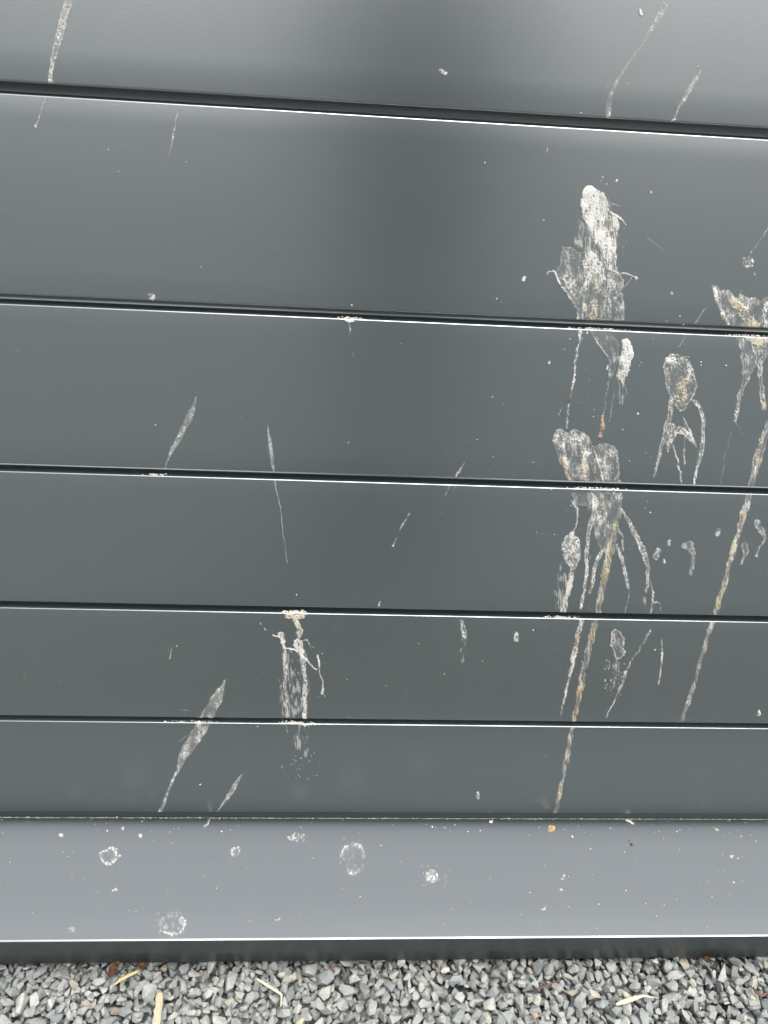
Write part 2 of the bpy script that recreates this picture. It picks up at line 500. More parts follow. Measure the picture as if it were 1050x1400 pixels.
leaf(964, 1313, 0.018, 0.006, 2.3, 1.0, 23, 'small dark red leaf scrap half hidden under the sill edge')
def pebble(px, py, r_, mat, seed, label):
    r = np.random.default_rng(seed)
    v, f = BASES[seed % len(BASES)]
    me = big_mesh('pebble', v*r_, f)
    o = link('pebble', me, None, mat); o.location = on_gravel(px, py, 0.003); o.rotation_euler = (0, 0, r.uniform(0, 6))
    tag(o, label, 'pebble')
pebble(1029, 1364, 0.0052, M_YEL, 31, 'small yellow pebble beside the crooked red brown twig')
pebble(411, 1397, 0.0066, M_YEL, 32, 'smooth yellowish pebble among the grey stones')
pebble(895, 1314, 0.0075, M_CREAM, 33, 'cream pebble touching the lower edge of the sill')
pebble(608, 1326, 0.0070, M_CREAM, 34, 'white rounded pebble a little way out from the sill')
pebble(731, 1388, 0.0062, plain('tan_pebble_skin', (0.30, 0.225, 0.15), 0.75, 0.2, 250), 35, 'tan orange pebble below the thin reddish twig')

# ------------------------------------------------------------------ the photographer, seen only as a dim reflection in the upper planks
def skinned(chains, links):
    """chains: dict name -> [(x,y,z,r)...]; links: (chain, index) roots to weld to"""
    verts, edges, rad, ref = [], [], [], {}
    for nm, pts in chains:
        prev = None
        start = links.get(nm)
        if start is not None: prev = ref[start]
        for i, p in enumerate(pts):
            verts.append(p[:3]); rad.append(p[3]); ref[(nm, i)] = len(verts)-1
            if prev is not None: edges.append((prev, len(verts)-1))
            prev = len(verts)-1
    me = bpy.data.meshes.new('body'); me.from_pydata(verts, edges, []); me.update()
    o = bpy.data.objects.new('tmp_body', me); COL.objects.link(o)
    m = o.modifiers.new('skin', 'SKIN'); m.use_smooth_shade = True
    sv = me.skin_vertices[0].data
    for i, r_ in enumerate(rad):
        sv[i].radius = (r_, r_) if not isinstance(r_, tuple) else r_
        sv[i].use_root = (i == 0)
    sb = o.modifiers.new('sub', 'SUBSURF'); sb.levels = 2; sb.render_levels = 2
    dg = bpy.context.evaluated_depsgraph_get()
    out = bpy.data.meshes.new_from_object(o.evaluated_get(dg))
    bpy.data.objects.remove(o, do_unlink=True)
    return out
PX, PY, PZ = 0.17, -1.24, GROUND_Z
def pp(x, y, z, r_): return (x, y, z, r_)
hl, hr = Vector((-0.075, 0.335, 1.085)), Vector((-0.02, 0.33, 1.075))
ch = [('torso', [(0, 0, .95, (.15, .115)), (0, .0, 1.10, (.145, .11)), (0, -.01, 1.25, (.16, .12)), (0, -.005, 1.40, (.155, .10)), (0, .01, 1.48, (.06, .06)), (0, .03, 1.54, (.055, .055)), (0, .05, 1.60, (.075, .088)), (0, .06, 1.68, (.08, .098)), (0, .055, 1.74, (.055, .065))])]
lk = {}
for sgn, nm in ((-1, 'L'), (1, 'R')):
    ch.append(('leg'+nm, [(sgn*.095, 0, .86, .092), (sgn*.10, .02, .50, .062), (sgn*.105, -.005, .30, .056), (sgn*.11, -.01, .09, .042), (sgn*.115, .03, .045, .042), (sgn*.125, .14, .035, .036)])); lk['leg'+nm] = ('torso', 0)
    wx = -0.06-PX if sgn < 0 else 0.11-PX
    ch.append(('arm'+nm, [(sgn*.19, -.01, 1.40, .062), (sgn*.245, -.01, 1.24, .05), (sgn*.25, .03, 1.10, .044), ((sgn*.25+wx)/2, .16, 1.07, .038), (wx, .285, 1.055, .028), (wx, .325, 1.06, .032)])); lk['arm'+nm] = ('torso', 3)
    tx = 0.04 if sgn < 0 else -0.04
    for q in range(4):
        zf = 1.035 + 0.019*q; ln = (0.028, 0.034, 0.036, 0.032)[q]
        ch.append(('f%s%d' % (nm, q), [(wx-tx*0.2, .345, zf, .0085), (wx+tx*0.1, .345+ln*.6, zf, .0080), (wx+tx*0.6, .345+ln*.9, zf, .0072)])); lk['f%s%d' % (nm, q)] = ('arm'+nm, 5)
    ch.append(('t'+nm, [(wx+tx*.3, .318, 1.085, .0105), (wx+tx*.8, .325, 1.10, .0085)])); lk['t'+nm] = ('arm'+nm, 5)
bme = skinned(ch, lk)
M_SKIN = plain('skin', (0.45, 0.27, 0.19), 0.55, 0.1, 40)
M_COAT = plain('dark_jacket', (0.045, 0.048, 0.052), 0.85, 0.3, 60)
M_JEAN = plain('grey_trousers', (0.17, 0.18, 0.185), 0.9, 0.3, 90)
M_SHOE = plain('black_shoe', (0.015, 0.015, 0.015), 0.5, 0.2, 60)
for m in (M_SKIN, M_COAT, M_JEAN, M_SHOE): bme.materials.append(m)
for p in bme.polygons:
    c = p.center
    p.material_index = 3 if c.z < 0.085 else 2 if c.z < 0.93 else 0 if (c.z > 1.50 or c.y > 0.29) else 1
person = link('person', bme)
person.location = (PX, PY, PZ)
tag(person, 'person in a dark jacket standing back from the wall, holding up a phone', 'person')
bm = bmesh.new(); bmesh.ops.create_uvsphere(bm, u_segments=20, v_segments=12, radius=1)
bmesh.ops.delete(bm, geom=[v for v in bm.verts if v.co.z < -0.35 or (v.co.y > 0.45 and v.co.z < 0.45)], context='VERTS')
for v in bm.verts:
    k = 1+0.04*math.sin(9*v.co.x+5*v.co.z); v.co = Vector((v.co.x*.096*k, v.co.y*.115*k, v.co.z*.10*k))
hme = bpy.data.meshes.new('hair'); bm.to_mesh(hme); bm.free()
hair = link('hair', hme, person, plain('brown_hair', (0.03, 0.018, 0.010), 0.6, 0.4, 120)); hair.location = (0, .045, 1.70)
for sx in (-1, 1):
    e_ = link('eye', box_mesh('eye', -.011, .011, -.004, .004, -.005, .005), person, M_SHOE); e_.location = (sx*.032, .150, 1.655)
    bm = bmesh.new(); bmesh.ops.create_icosphere(bm, subdivisions=2, radius=1)
    for v in bm.verts: v.co = Vector((v.co.x*.010, v.co.y*.018, v.co.z*.030))
    em = bpy.data.meshes.new('ear'); bm.to_mesh(em); bm.free()
    e_ = link('ear', em, person, M_SKIN); e_.location = (sx*.083, .055, 1.655)
nz = link('nose', mesh('nose', [(-.014, 0, -.02), (.014, 0, -.02), (0, .026, -.018), (0, .004, .028), (0, 0, -.028)], [(0, 2, 3), (2, 1, 3), (0, 4, 2), (4, 1, 2)], True), person, M_SKIN); nz.location = (0, .150, 1.630)
mo = link('mouth', box_mesh('mouth', -.022, .022, -.003, .003, -.004, .004), person, plain('lips', (0.30, 0.12, 0.10), 0.5, 0.1, 50)); mo.location = (0, .142, 1.585)
ph = link('phone', box_mesh('phone', -.075, .075, -.0375, .0375, -.0042, .0042), None, plain('black_phone_case', (0.02, 0.02, 0.022), 0.4, 0.1, 40))
ph.data.update()
ph.matrix_world = cam.matrix_world @ Matrix.Translation((0.045, 0.0, 0.05)) @ Matrix.Rotation(math.pi/2, 4, 'Z')
tag(ph, 'black phone held up in both hands of the person facing the wall', 'phone')

#DROPPINGS#
# ------------------------------------------------------------------ dried droppings, traced onto the wall and the sill
def vnoise(x, y, sx, sy, seed):
    r = np.random.default_rng(seed)
    T = r.random((128, 128))
    u, v = x/sx, y/sy
    iu, iv = np.floor(u).astype(int), np.floor(v).astype(int)
    a, b = u-iu, v-iv
    a = a*a*(3-2*a); b = b*b*(3-2*b)
    g = lambda i, j: T[i % 128, j % 128]
    return (g(iu, iv)*(1-a)*(1-b) + g(iu+1, iv)*a*(1-b) + g(iu, iv+1)*(1-a)*b + g(iu+1, iv+1)*a*b)

def sstep(a, b, x):
    t = np.clip((x-a)/(b-a), 0, 1)
    return t*t*(3-2*t)

SILL_Y = np.array([p[0] for p in sill_top][::-1]); SILL_Z = np.array([p[1] for p in sill_top][::-1])
def rays(px, py):
    px = np.asarray(px, float); py = np.asarray(py, float)
    return fw[None]*FPX + rt[None]*(px.ravel()[:, None]-525) - up[None]*(py.ravel()[:, None]-700)
def on_wall(px, py, lift):
    d = rays(px, py)
    t = -CAM[1]/d[:, 1]
    p = CAM + d*t[:, None]
    q = p[:, 2]-(Z0 - np.round((Z0-p[:, 2])/PCH)*PCH)          # height above the nearest plank edge
    bad = (q > -0.0001) & (q < GAP+0.0003)
    y = np.zeros(len(p))
    m = (q > -RAD) & (q <= 0)
    y[m] = RAD - np.sqrt(np.clip(RAD**2-(q[m]+RAD)**2, 0, None))
    rb = 0.0026
    m = (q >= GAP) & (q < GAP+rb)
    y[m] = rb - np.sqrt(np.clip(rb**2-(GAP+rb-q[m])**2, 0, None))
    p[:, 1] = y - lift.ravel()
    return p, bad
def on_sill(px, py, lift):
    d = rays(px, py)
    y = np.full(len(d), -0.1)
    for _ in range(8):
        z = np.interp(y, SILL_Y, SILL_Z)
        t = (z-CAM[2])/d[:, 2]
        y = CAM[1] + d[:, 1]*t
    p = CAM + d*t[:, None]
    bad = (y > 0.007) | (y < -0.198)
    p[:, 2] += lift.ravel()
    return p, bad

WHITE = (0.52, 0.51, 0.475); CREAM = (0.42, 0.34, 0.18); OCHRE = (0.34, 0.19, 0.055); RUST = (0.20, 0.075, 0.02); DARK = (0.03, 0.018, 0.012)
def S(ox, oy, k, pts):
    """points read off an enlarged view (offset ox, oy, enlargement k)"""
    return [(ox+p[0]/k, oy+p[1]/k) + tuple(q/k for q in p[2:]) for p in pts]

def seg_field(X, Y, pts):
    best = np.full(X.shape, 9.0); wid = np.full(X.shape, 1.0)
    if len(pts) == 1: pts = [pts[0], (pts[0][0]+0.01, pts[0][1]+0.01, pts[0][2])]
    for (x0, y0, w0), (x1, y1, w1) in zip(pts[:-1], pts[1:]):
        dx, dy = x1-x0, y1-y0
        t = np.clip(((X-x0)*dx+(Y-y0)*dy)/(dx*dx+dy*dy+1e-9), 0, 1)
        w_ = np.maximum(w0+(w1-w0)*t, 0.6)/2
        r_ = np.hypot(X-x0-t*dx, Y-y0-t*dy)/w_
        m = r_ < best
        best[m] = r_[m]; wid[m] = w_[m]
    return best, wid

def poly_field(X, Y, pts):
    """signed distance, positive inside"""
    ins = np.zeros(X.shape, bool); dist = np.full(X.shape, 1e9)
    n = len(pts)
    for i in range(n):
        x0, y0 = pts[i][:2]; x1, y1 = pts[(i+1) % n][:2]
        c = ((y0 > Y) != (y1 > Y)) & (X < (x1-x0)*(Y-y0)/(y1-y0+1e-12)+x0)
        ins ^= c
        dx, dy = x1-x0, y1-y0
        t = np.clip(((X-x0)*dx+(Y-y0)*dy)/(dx*dx+dy*dy+1e-9), 0, 1)
        dist = np.minimum(dist, np.hypot(X-x0-t*dx, Y-y0-t*dy))
    return np.where(ins, dist, -dist)

drop_seed = [1]
def dropping(label, items, surf=on_wall, group=None, step=0.62, warp=1.0, name='bird_dropping', cat='dropping', contrast=1.0, grain=1.0):
    """items: ('st', pts(x,y,w), density, rim, streak) | ('po', pts(x,y), density, rim, streak) |
              ('ring', (cx,cy,rx,ry), density, rim, streak) | ('spat', (cx,cy,rx,ry,n,size)) | ('tint', pts(x,y,w), colour, amount)"""
    drop_seed[0] += 1
    sd_ = drop_seed[0]*17
    xs, ys = [], []
    for it in items:
        if it[0] in ('st', 'tint'):
            for p in it[1]:
                if it[0] == 'st': xs += [p[0]-p[2]/2-3, p[0]+p[2]/2+3]; ys += [p[1]-p[2]/2-3, p[1]+p[2]/2+3]
        elif it[0] == 'po':
            for p in it[1]: xs += [p[0]-4, p[0]+4]; ys += [p[1]-4, p[1]+4]
        else:
            c = it[1]; xs += [c[0]-c[2]-4, c[0]+c[2]+4]; ys += [c[1]-c[3]-4, c[1]+c[3]+4]
    x0, x1, y0, y1 = min(xs), max(xs), min(ys), max(ys)
    gx = np.arange(x0, x1+step, step); gy = np.arange(y0, y1+step, step)
    X, Y = np.meshgrid(gx, gy)
    A = X + warp*(2.2*(vnoise(X, Y, 9, 9, sd_)-.5) + 1.6*(vnoise(X, Y, 3, 3, sd_+1)-.5))
    B = Y + warp*(2.2*(vnoise(X, Y, 9, 9, sd_+2)-.5) + 1.6*(vnoise(X, Y, 3, 3, sd_+3)-.5))
    fine = 0.5*vnoise(X, Y, 1.35, 2.1, sd_+4) + 0.3*vnoise(X, Y, 2.6, 4.2, sd_+14) + 0.2*vnoise(X, Y, 5.5, 9, sd_+5)
    strk = 0.45*vnoise(X, Y, 1.2, 8, sd_+6) + 0.3*vnoise(X, Y, 3.5, 26, sd_+7) + 0.25*fine
    blot = vnoise(X, Y, 8, 10, sd_+8)
    vein = np.exp(-((vnoise(A, B, 4.5, 14, sd_+9)-.5)/0.06)**2)
    cov = np.zeros(X.shape)
    thick = np.zeros(X.shape)
    for it in items:
        k = it[0]
        if k == 'spat':
            cx, cy, rx, ry, n, sz = it[1]
            r = np.random.default_rng(sd_+31)
            for _ in range(n):
                a_ = r.uniform(0, 6.283); q = r.random()**0.6
                bx_, by_ = cx+rx*q*math.cos(a_), cy+ry*q*math.sin(a_)
                s_ = sz*r.uniform(0.4, 1.3)
                i0, i1 = np.searchsorted(gx, [bx_-s_*2, bx_+s_*2]); j0, j1 = np.searchsorted(gy, [by_-s_*2, by_+s_*2])
                if i1 <= i0 or j1 <= j0: continue
                sl = (slice(j0, j1), slice(i0, i1))
                v = np.clip(1.3-np.hypot(A[sl]-bx_, (B[sl]-by_)*0.85)/s_, 0, 1)*r.uniform(0.35, 0.9)*contrast
                cov[sl] = 1-(1-cov[sl])*(1-v)
            continue
        if k == 'tint': continue
        dn, rim, sk = (list(it[2:]) + [0.0, 0.0])[:3]
        if k == 'st':
            r_, w_ = seg_field(A, B, it[1])
            d_ = (1-r_)*w_
        elif k == 'po':
            d_ = poly_field(A, B, it[1]); w_ = np.full(X.shape, 8.0)
        else:
            cx, cy, rx, ry = it[1]
            r_ = np.hypot((A-cx)/rx, (B-cy)/ry); w_ = np.full(X.shape, min(rx, ry)); d_ = (1-r_)*w_
        tex = fine*(1-sk) + strk*sk
        fray = np.minimum(4.5 if k != 'ring' else 2.5, 0.45*w_)*(0.4+0.6*(1-dn)) + (9*sk if sk > 0.8 else 2.5*sk)
        d_ = d_ + grain*fray*((tex-.5) + 0.7*(blot-.5))
        soft = 9.0 if sk > 0.85 else 1.5
        body = sstep(-0.4, soft, d_)
        gate = sstep(0.28, 0.66, 0.45*vnoise(X, Y, 3.0, 9.0, sd_+12) + 0.55*fine)
        if k == 'ring' and rx > 4:
            clump = (0.2+0.8*sstep(0.38, 0.66, 0.4*vnoise(X, Y, 2.2, 2.2, sd_+13) + 0.6*fine))*sstep(0.25, 0.6, vnoise(X, Y, 12, 12, sd_+15))
            rimv = np.exp(-((d_-3.0)/2.6)**2)*rim*clump*1.5
        else:
            rimv = np.exp(-((d_-1.1)/0.95)**2)*rim*(0.42+0.62*gate)
        v = body*dn
        film = v*((0.25 if sk < 0.85 else 0.20) + 0.45*(1-grain))*(0.55+0.9*(blot*(0.4+0.6*grain)+0.5*0.6*(1-grain)))
        speck = sstep(0.66-0.62*dn-(0.06 if sk > 0.85 else 0), (1.02 if sk < 0.85 else 0.80)-0.62*dn, tex+0.30*(blot-.5))*body*(0.35+0.65*grain)
        val = np.clip(film + speck*(0.35+0.5*dn) + 0.50*vein*body*min(1, dn*1.6)*(1-sk*0.6)*gate, 0, 1)
        val = np.maximum(val, rimv*sstep(-0.6, 0.6, d_)*(0.5+0.8*fine))
        val = np.clip(val*contrast, 0, 0.98)
        cov = 1-(1-cov)*(1-val)
        thick = np.maximum(thick, val)
    tint = np.ones(X.shape+(3,))*np.array(WHITE)
    tint *= (0.86+0.28*blot)[..., None]
    for it in items:
        if it[0] != 'tint': continue
        r_, w_ = seg_field(A, B, it[1])
        g_ = sstep(0.40, 0.66, 0.55*fine+0.45*blot+0.05) if it[3] < 1 else 0.55+0.45*sstep(0.3, 0.6, fine)
        m = np.clip(1.25-r_, 0, 1)*min(1.0, it[3]*(0.85 if it[3] < 1 else 1))*g_
        tint = tint*(1-m[..., None]) + np.array(it[2])*m[..., None]
    cov = np.where(cov < 0.03, 0, cov)
    P, bad = surf(X, Y, 0.0003+0.0006*cov+0.0005*np.clip(cov-0.5, 0, 1)*(0.3+0.7*blot))
    ny, nx = X.shape
    idx = np.arange(nx*ny).reshape(ny, nx)
    cm = np.maximum.reduce([cov[:-1, :-1], cov[1:, :-1], cov[:-1, 1:], cov[1:, 1:]]) > 0.04
    bd = bad.reshape(ny, nx)
    cm &= ~(bd[:-1, :-1] | bd[1:, :-1] | bd[:-1, 1:] | bd[1:, 1:])
    q = np.stack([idx[:-1, :-1], idx[1:, :-1], idx[1:, 1:], idx[:-1, 1:]], -1)[cm]
    use, inv = np.unique(q, return_inverse=True)
    q = inv.reshape(-1, 4)
    V = P[use]
    base = V.mean(0)
    me = big_mesh(name, V-base, q, True)
    at = me.attributes.new('cover', 'FLOAT', 'POINT'); at.data.foreach_set('value', cov.ravel()[use].astype(np.float32))
    at = me.attributes.new('tint', 'FLOAT_COLOR', 'POINT')
    rgba = np.ones((len(use), 4), np.float32); rgba[:, :3] = tint.reshape(-1, 3)[use]
    at.data.foreach_set('color', rgba.ravel())
    o = link(name, me, None, MAT_DROP)
    o.location = base
    tag(o, label, cat, group)
    return o

r1 = lambda pts: S(700, 200, 2.98, pts)
r2 = lambda pts: S(700, 640, 2.857, pts)
r5 = lambda pts: S(180, 780, 3.0, pts)
r6 = lambda pts: S(0, 0, 3.0, pts)
r7 = lambda pts: S(700, 0, 3.0, pts)
r8 = lambda pts: S(180, 380, 3.0, pts)
r9 = lambda pts: S(400, 620, 3.5, pts)
r3 = lambda pts: S(0, 1080, 2.0, pts)
r4 = lambda pts: S(525, 1080, 2.0, pts)

# big splash with a thick white cap
dropping('big white splash with a thick chalky cap above a torn skirt', [
    ('po', r1([(278,235),(285,190),(300,168),(325,163),(350,178),(378,200),(400,228),(412,262),(430,292),(436,330),(430,380),(426,420),(415,438),(398,420),(372,398),(345,372),(325,338),(300,312),(284,285)]), 0.70, 0.2, 0.78),
    ('po', r1([(278,235),(285,190),(300,168),(325,163),(345,185),(350,230),(335,275),(310,300),(286,285)]), 0.92, 0.35, 0.1),
    ('po', r1([(300,300),(340,300),(400,330),(428,400),(424,480),(400,500),(380,460),(335,390)]), 0.62, 0, 0.84),
    ('st', r1([(398,232,8),(440,247,3)]), 0.8), ('st', r1([(395,262,16),(430,288,12),(466,318,5)]), 0.9),
    ('st', r1([(425,300,6),(442,322,3)]), 0.7), ('st', r1([(424,352,6),(438,366,3)]), 0.7), ('st', r1([(424,388,6),(438,402,3)]), 0.7),
    ('st', r1([(385,215,6),(402,212,3)]), 0.7),
    ('po', r1([(275,300),(300,305),(430,400),(440,490),(420,505),(330,505),(255,405)]), 0.26, 0, 1.0),
    ('po', r1([(445,320),(465,320),(462,470),(445,490)]), 0.12, 0, 1.0),
    ('po', r1([(200,405),(240,410),(268,428),(300,428),(322,430),(375,480),(425,500),(445,522),(452,560),(442,592),(456,640),(458,712),(265,708),(265,668),(240,620),(215,590),(195,560),(165,510),(190,480),(200,440)]), 0.36, 0.55, 0.55),
    ('po', r1([(290,440),(330,435),(372,480),(380,540),(345,600),(300,560),(285,500)]), 0.55, 0, 0.4),
    ('st', r1([(210,520,30),(240,560,40),(250,610,26)]), 0.35),
    ('st', r1([(140,526,4),(150,509,6),(166,506,8),(188,545,10),(232,612,8),(264,660,7),(268,705,8)]), 0.85, 0.3),
    ('st', r1([(385,492,6),(425,512,7),(448,545,6),(446,585,5)]), 0.7), ('st', r1([(440,515,6),(478,522,6),(508,538,7)]), 0.75, 0.3),
    ('st', r1([(505,540,17)]), 0.5, 0.7), ('st', r1([(490,530,5),(470,555,5),(447,582,4)]), 0.6),
    ('st', r1([(400,600,5),(430,640,5),(456,690,5)]), 0.6), ('st', r1([(300,560,10),(290,640,10),(285,705,12)]), 0.5, 0, 0.6),
    ('st', r1([(340,590,40),(325,650,34),(330,705,30)]), 0.55, 0, 0.3),
    ('st', r1([(365,127,6)]), 0.8), ('st', r1([(362,140,6)]), 0.6),
    ('tint', r1([(345,580,70),(325,640,50),(325,705,50)]), CREAM, 0.85), ('tint', r1([(325,697,34)]), OCHRE, 0.6), ('tint', r1([(385,600,26)]), OCHRE, 0.7),
    # lower half, on the next plank
    ('st', r1([(278,745,22),(272,800,12),(262,850,14),(255,920,9),(246,980,9),(237,1025,13),(228,1075,9),(223,1130,8),(221,1150,6)]), 0.62, 0.5, 0.2),
    ('st', r1([(185,1092,8),(200,1076,4),(212,1050,3)]), 0.55),
    ('po', r1([(318,750),(410,762),(440,800),(430,900),(402,950),(386,860),(350,805)]), 0.24, 0.25, 0.5),
    ('st', r1([(322,752,8),(350,808,7),(388,855,7),(402,885,6),(392,960,6),(378,1060,5),(368,1110,5)]), 0.55),
    ('po', r1([(444,792),(465,782),(488,795),(491,850),(481,900),(466,950),(455,985),(440,955),(424,940),(430,900),(441,850)]), 0.62, 0.3, 0.5),
    ('po', r1([(446,792),(466,783),(487,797),(488,840),(470,855),(448,840)]), 0.85, 0.2, 0.2),
    ('po', r1([(430,940),(475,940),(470,1010),(450,1070),(435,1010)]), 0.18, 0, 1.0),
    ('st', r1([(415,1000,4),(404,1070,4),(395,1130,4)]), 0.5),
    ('st', r1([(367,1100,10),(370,1140,18),(364,1170,20),(358,1188,18)]), 0.72, 0.5),
    ('tint', r1([(262,840,24),(258,870,18)]), CREAM, 0.9), ('tint', r1([(240,1005,22),(235,1040,22)]), RUST, 1.0), ('tint', r1([(440,940,30)]), CREAM, 0.6),
    ('tint', r1([(368,1105,24),(372,1140,30)]), OCHRE, 0.9), ('tint', r1([(366,1160,34)]), RUST, 1.0), ('tint', r1([(358,1188,24)]), DARK, 1.0),
])
dropping('splash frayed into several long drips with one broad ochre trail reaching the sill', [
    ('po', r1([(165,1192),(180,1157),(200,1150),(225,1165),(255,1150),(290,1160),(320,1190),(330,1215),(345,1215),(375,1205),(405,1215),(430,1240),(436,1290),(440,1372),(235,1372),(220,1330),(195,1285),(175,1240)]), 0.38, 0.6, 0.5),
    ('st', r1([(195,1190,40),(250,1180,40),(290,1200,50),(300,1250,44)]), 0.45),
    ('st', r1([(205,1190,12),(215,1250,16),(215,1300,20),(232,1365,16)]), 0.6, 0.3), ('st', r1([(295,1280,24),(305,1365,26)]), 0.6),
    ('st', r1([(330,1225,7),(350,1290,8),(372,1368,8)]), 0.7), ('st', r1([(390,1225,10),(410,1300,10),(420,1365,10)]), 0.45),
    ('tint', r1([(205,1280,24),(232,1365,30)]), OCHRE, 0.75), ('tint', r1([(300,1290,30),(305,1368,34)]), CREAM, 0.9), ('tint', r1([(250,1230,50)]), CREAM, 0.4),
    ('po', r2([(230,96),(430,96),(432,160),(412,222),(382,300),(370,332),(345,332),(330,290),(310,200),(290,150),(252,150),(240,120)]), 0.36, 0.35, 0.65),
    ('st', r2([(330,90,50),(345,170,46),(370,250,40)]), 0.45, 0, 0.3),
    ('st', r2([(236,130,6),(255,158,8),(251,210,7),(240,252,7)]), 0.6),
    ('st', r2([(322,110,18),(318,180,22),(300,235,20),(293,300,18),(290,400,14),(283,470,12),(270,545,12)]), 0.5, 0.85),
    ('st', r2([(360,318,14),(335,350,16),(318,395,16),(311,455,14),(306,484,14)]), 0.55, 0.75),
    ('st', r2([(420,165,22),(402,240,27),(386,310,30),(370,380,30),(356,450,29),(346,510,29),(333,566,25)]), 0.52, 0.42, 0.72),
    ('st', r2([(325,590,25),(311,660,25),(291,740,25),(273,830,24),(259,900,20),(240,988,18)]), 0.52, 0.42, 0.72),
    ('st', r2([(236,1012,18),(226,1070,18),(211,1150,18),(196,1220,14),(180,1290,14),(170,1346,22)]), 0.46, 0.35, 0.7),
    ('st', r2([(430,160,8),(460,215,20),(487,270,22),(516,335,24),(532,390,18),(530,440,14),(524,482,12)]), 0.48, 0.8),
    ('st', r2([(543,440,8),(549,490,10),(549,525,10),(540,566,7)]), 0.5, 0.3), ('st', r2([(554,528,5),(566,520,5),(577,528,5),(581,572,4)]), 0.7),
    ('st', r2([(408,300,14),(430,360,15),(445,420,14),(452,466,14)]), 0.5, 0.7), ('st', r2([(466,456,6),(455,510,7),(438,570,6)]), 0.35),
    ('st', r2([(418,240,12),(434,270,13),(432,318,10)]), 0.5, 0.5),
    ('st', r2([(520,480,14),(514,565,14)]), 0.14, 0, 1.0),
    ('st', r2([(274,592,18),(257,650,20),(246,710,18),(232,780,16),(216,850,10),(200,916,8)]), 0.55, 0.4, 0.3), ('st', r2([(200,920,5),(190,986,6)]), 0.3, 0, 0.8),
    ('tint', r2([(355,100,40),(350,150,34)]), CREAM, 0.7), ('tint', r2([(420,170,40),(372,380,44),(333,566,40)]), CREAM, 0.85), ('tint', r2([(362,420,40),(350,490,36)]), OCHRE, 0.55),
    ('tint', r2([(306,455,20),(308,480,18)]), OCHRE, 0.9), ('tint', r2([(325,590,34),(291,740,34),(240,988,30)]), CREAM, 0.9), ('tint', r2([(318,630,26)]), OCHRE, 0.7), ('tint', r2([(265,870,26),(245,960,24)]), OCHRE, 0.6),
    ('tint', r2([(230,1040,24),(170,1340,24)]), CREAM, 0.6), ('tint', r2([(211,1148,22)]), RUST, 1.0), ('tint', r2([(262,640,22),(246,710,24)]), OCHRE, 0.7), ('tint', r2([(214,850,14)]), CREAM, 0.7),
])
dropping('chalky lobed blob with a smeared halo running down to a plank edge', [
    ('po', r2([(190,300),(210,262),(236,246),(260,266),(273,320),(262,372),(242,402),(224,400),(196,340)]), 0.60, 0.5, 0.2),
    ('st', r2([(250,290,30),(240,340,34)]), 0.7),
    ('st', r2([(234,395,26),(224,460,20),(212,510,18),(200,566,24)]), 0.62, 0.3, 0.4),
    ('po', r2([(195,330),(170,420),(158,560),(218,562),(228,400)]), 0.17, 0, 1.0),
    ('st', r2([(155,580,5),(200,582,10),(246,585,5)]), 0.9),
    ('tint', r2([(240,310,40),(205,560,30)]), CREAM, 0.35),
])
dropping('oval headed splash trailing four thin crooked legs like a jellyfish', [
    ('po', r1([(614,900),(625,862),(650,845),(685,850),(712,870),(736,902),(746,950),(756,976),(746,1002),(730,1032),(704,1076),(680,1082),(655,1042),(640,1022),(625,960)]), 0.34, 0.9, 0.1),
    ('st', r1([(640,875,30),(690,880,36),(715,920,30)]), 0.5), ('st', r1([(690,960,50),(685,1030,44)]), 0.4),
    ('st', r1([(650,1030,20),(642,1100,22),(624,1170,26),(606,1240,16),(590,1300,11),(576,1345,13)]), 0.46, 0.75),
    ('po', r1([(640,1130),(690,1140),(735,1180),(745,1220),(700,1180),(670,1170),(650,1220),(632,1260),(625,1210)]), 0.45, 0.4),
    ('st', r1([(648,1200,8),(668,1265,9),(684,1320,9),(692,1372,11)]), 0.5, 0.5), ('st', r1([(700,1090,7),(706,1180,8),(700,1230,8),(702,1295,9)]), 0.4, 0.3),
    ('st', r1([(700,1110,8),(738,1188,10),(750,1228,8)]), 0.55, 0.3), ('st', r1([(742,1035,14),(766,1062,18),(781,1120,18),(775,1220,18),(757,1300,12),(738,1378,11)]), 0.42, 0.85),
    ('st', r1([(690,850,4),(722,858,3)]), 0.7),
    ('tint', r1([(690,950,70),(688,1020,60),(680,1060,50)]), CREAM, 0.7), ('tint', r1([(622,1180,34)]), OCHRE, 0.7), ('tint', r1([(690,1010,20)]), DARK, 0.5),
])
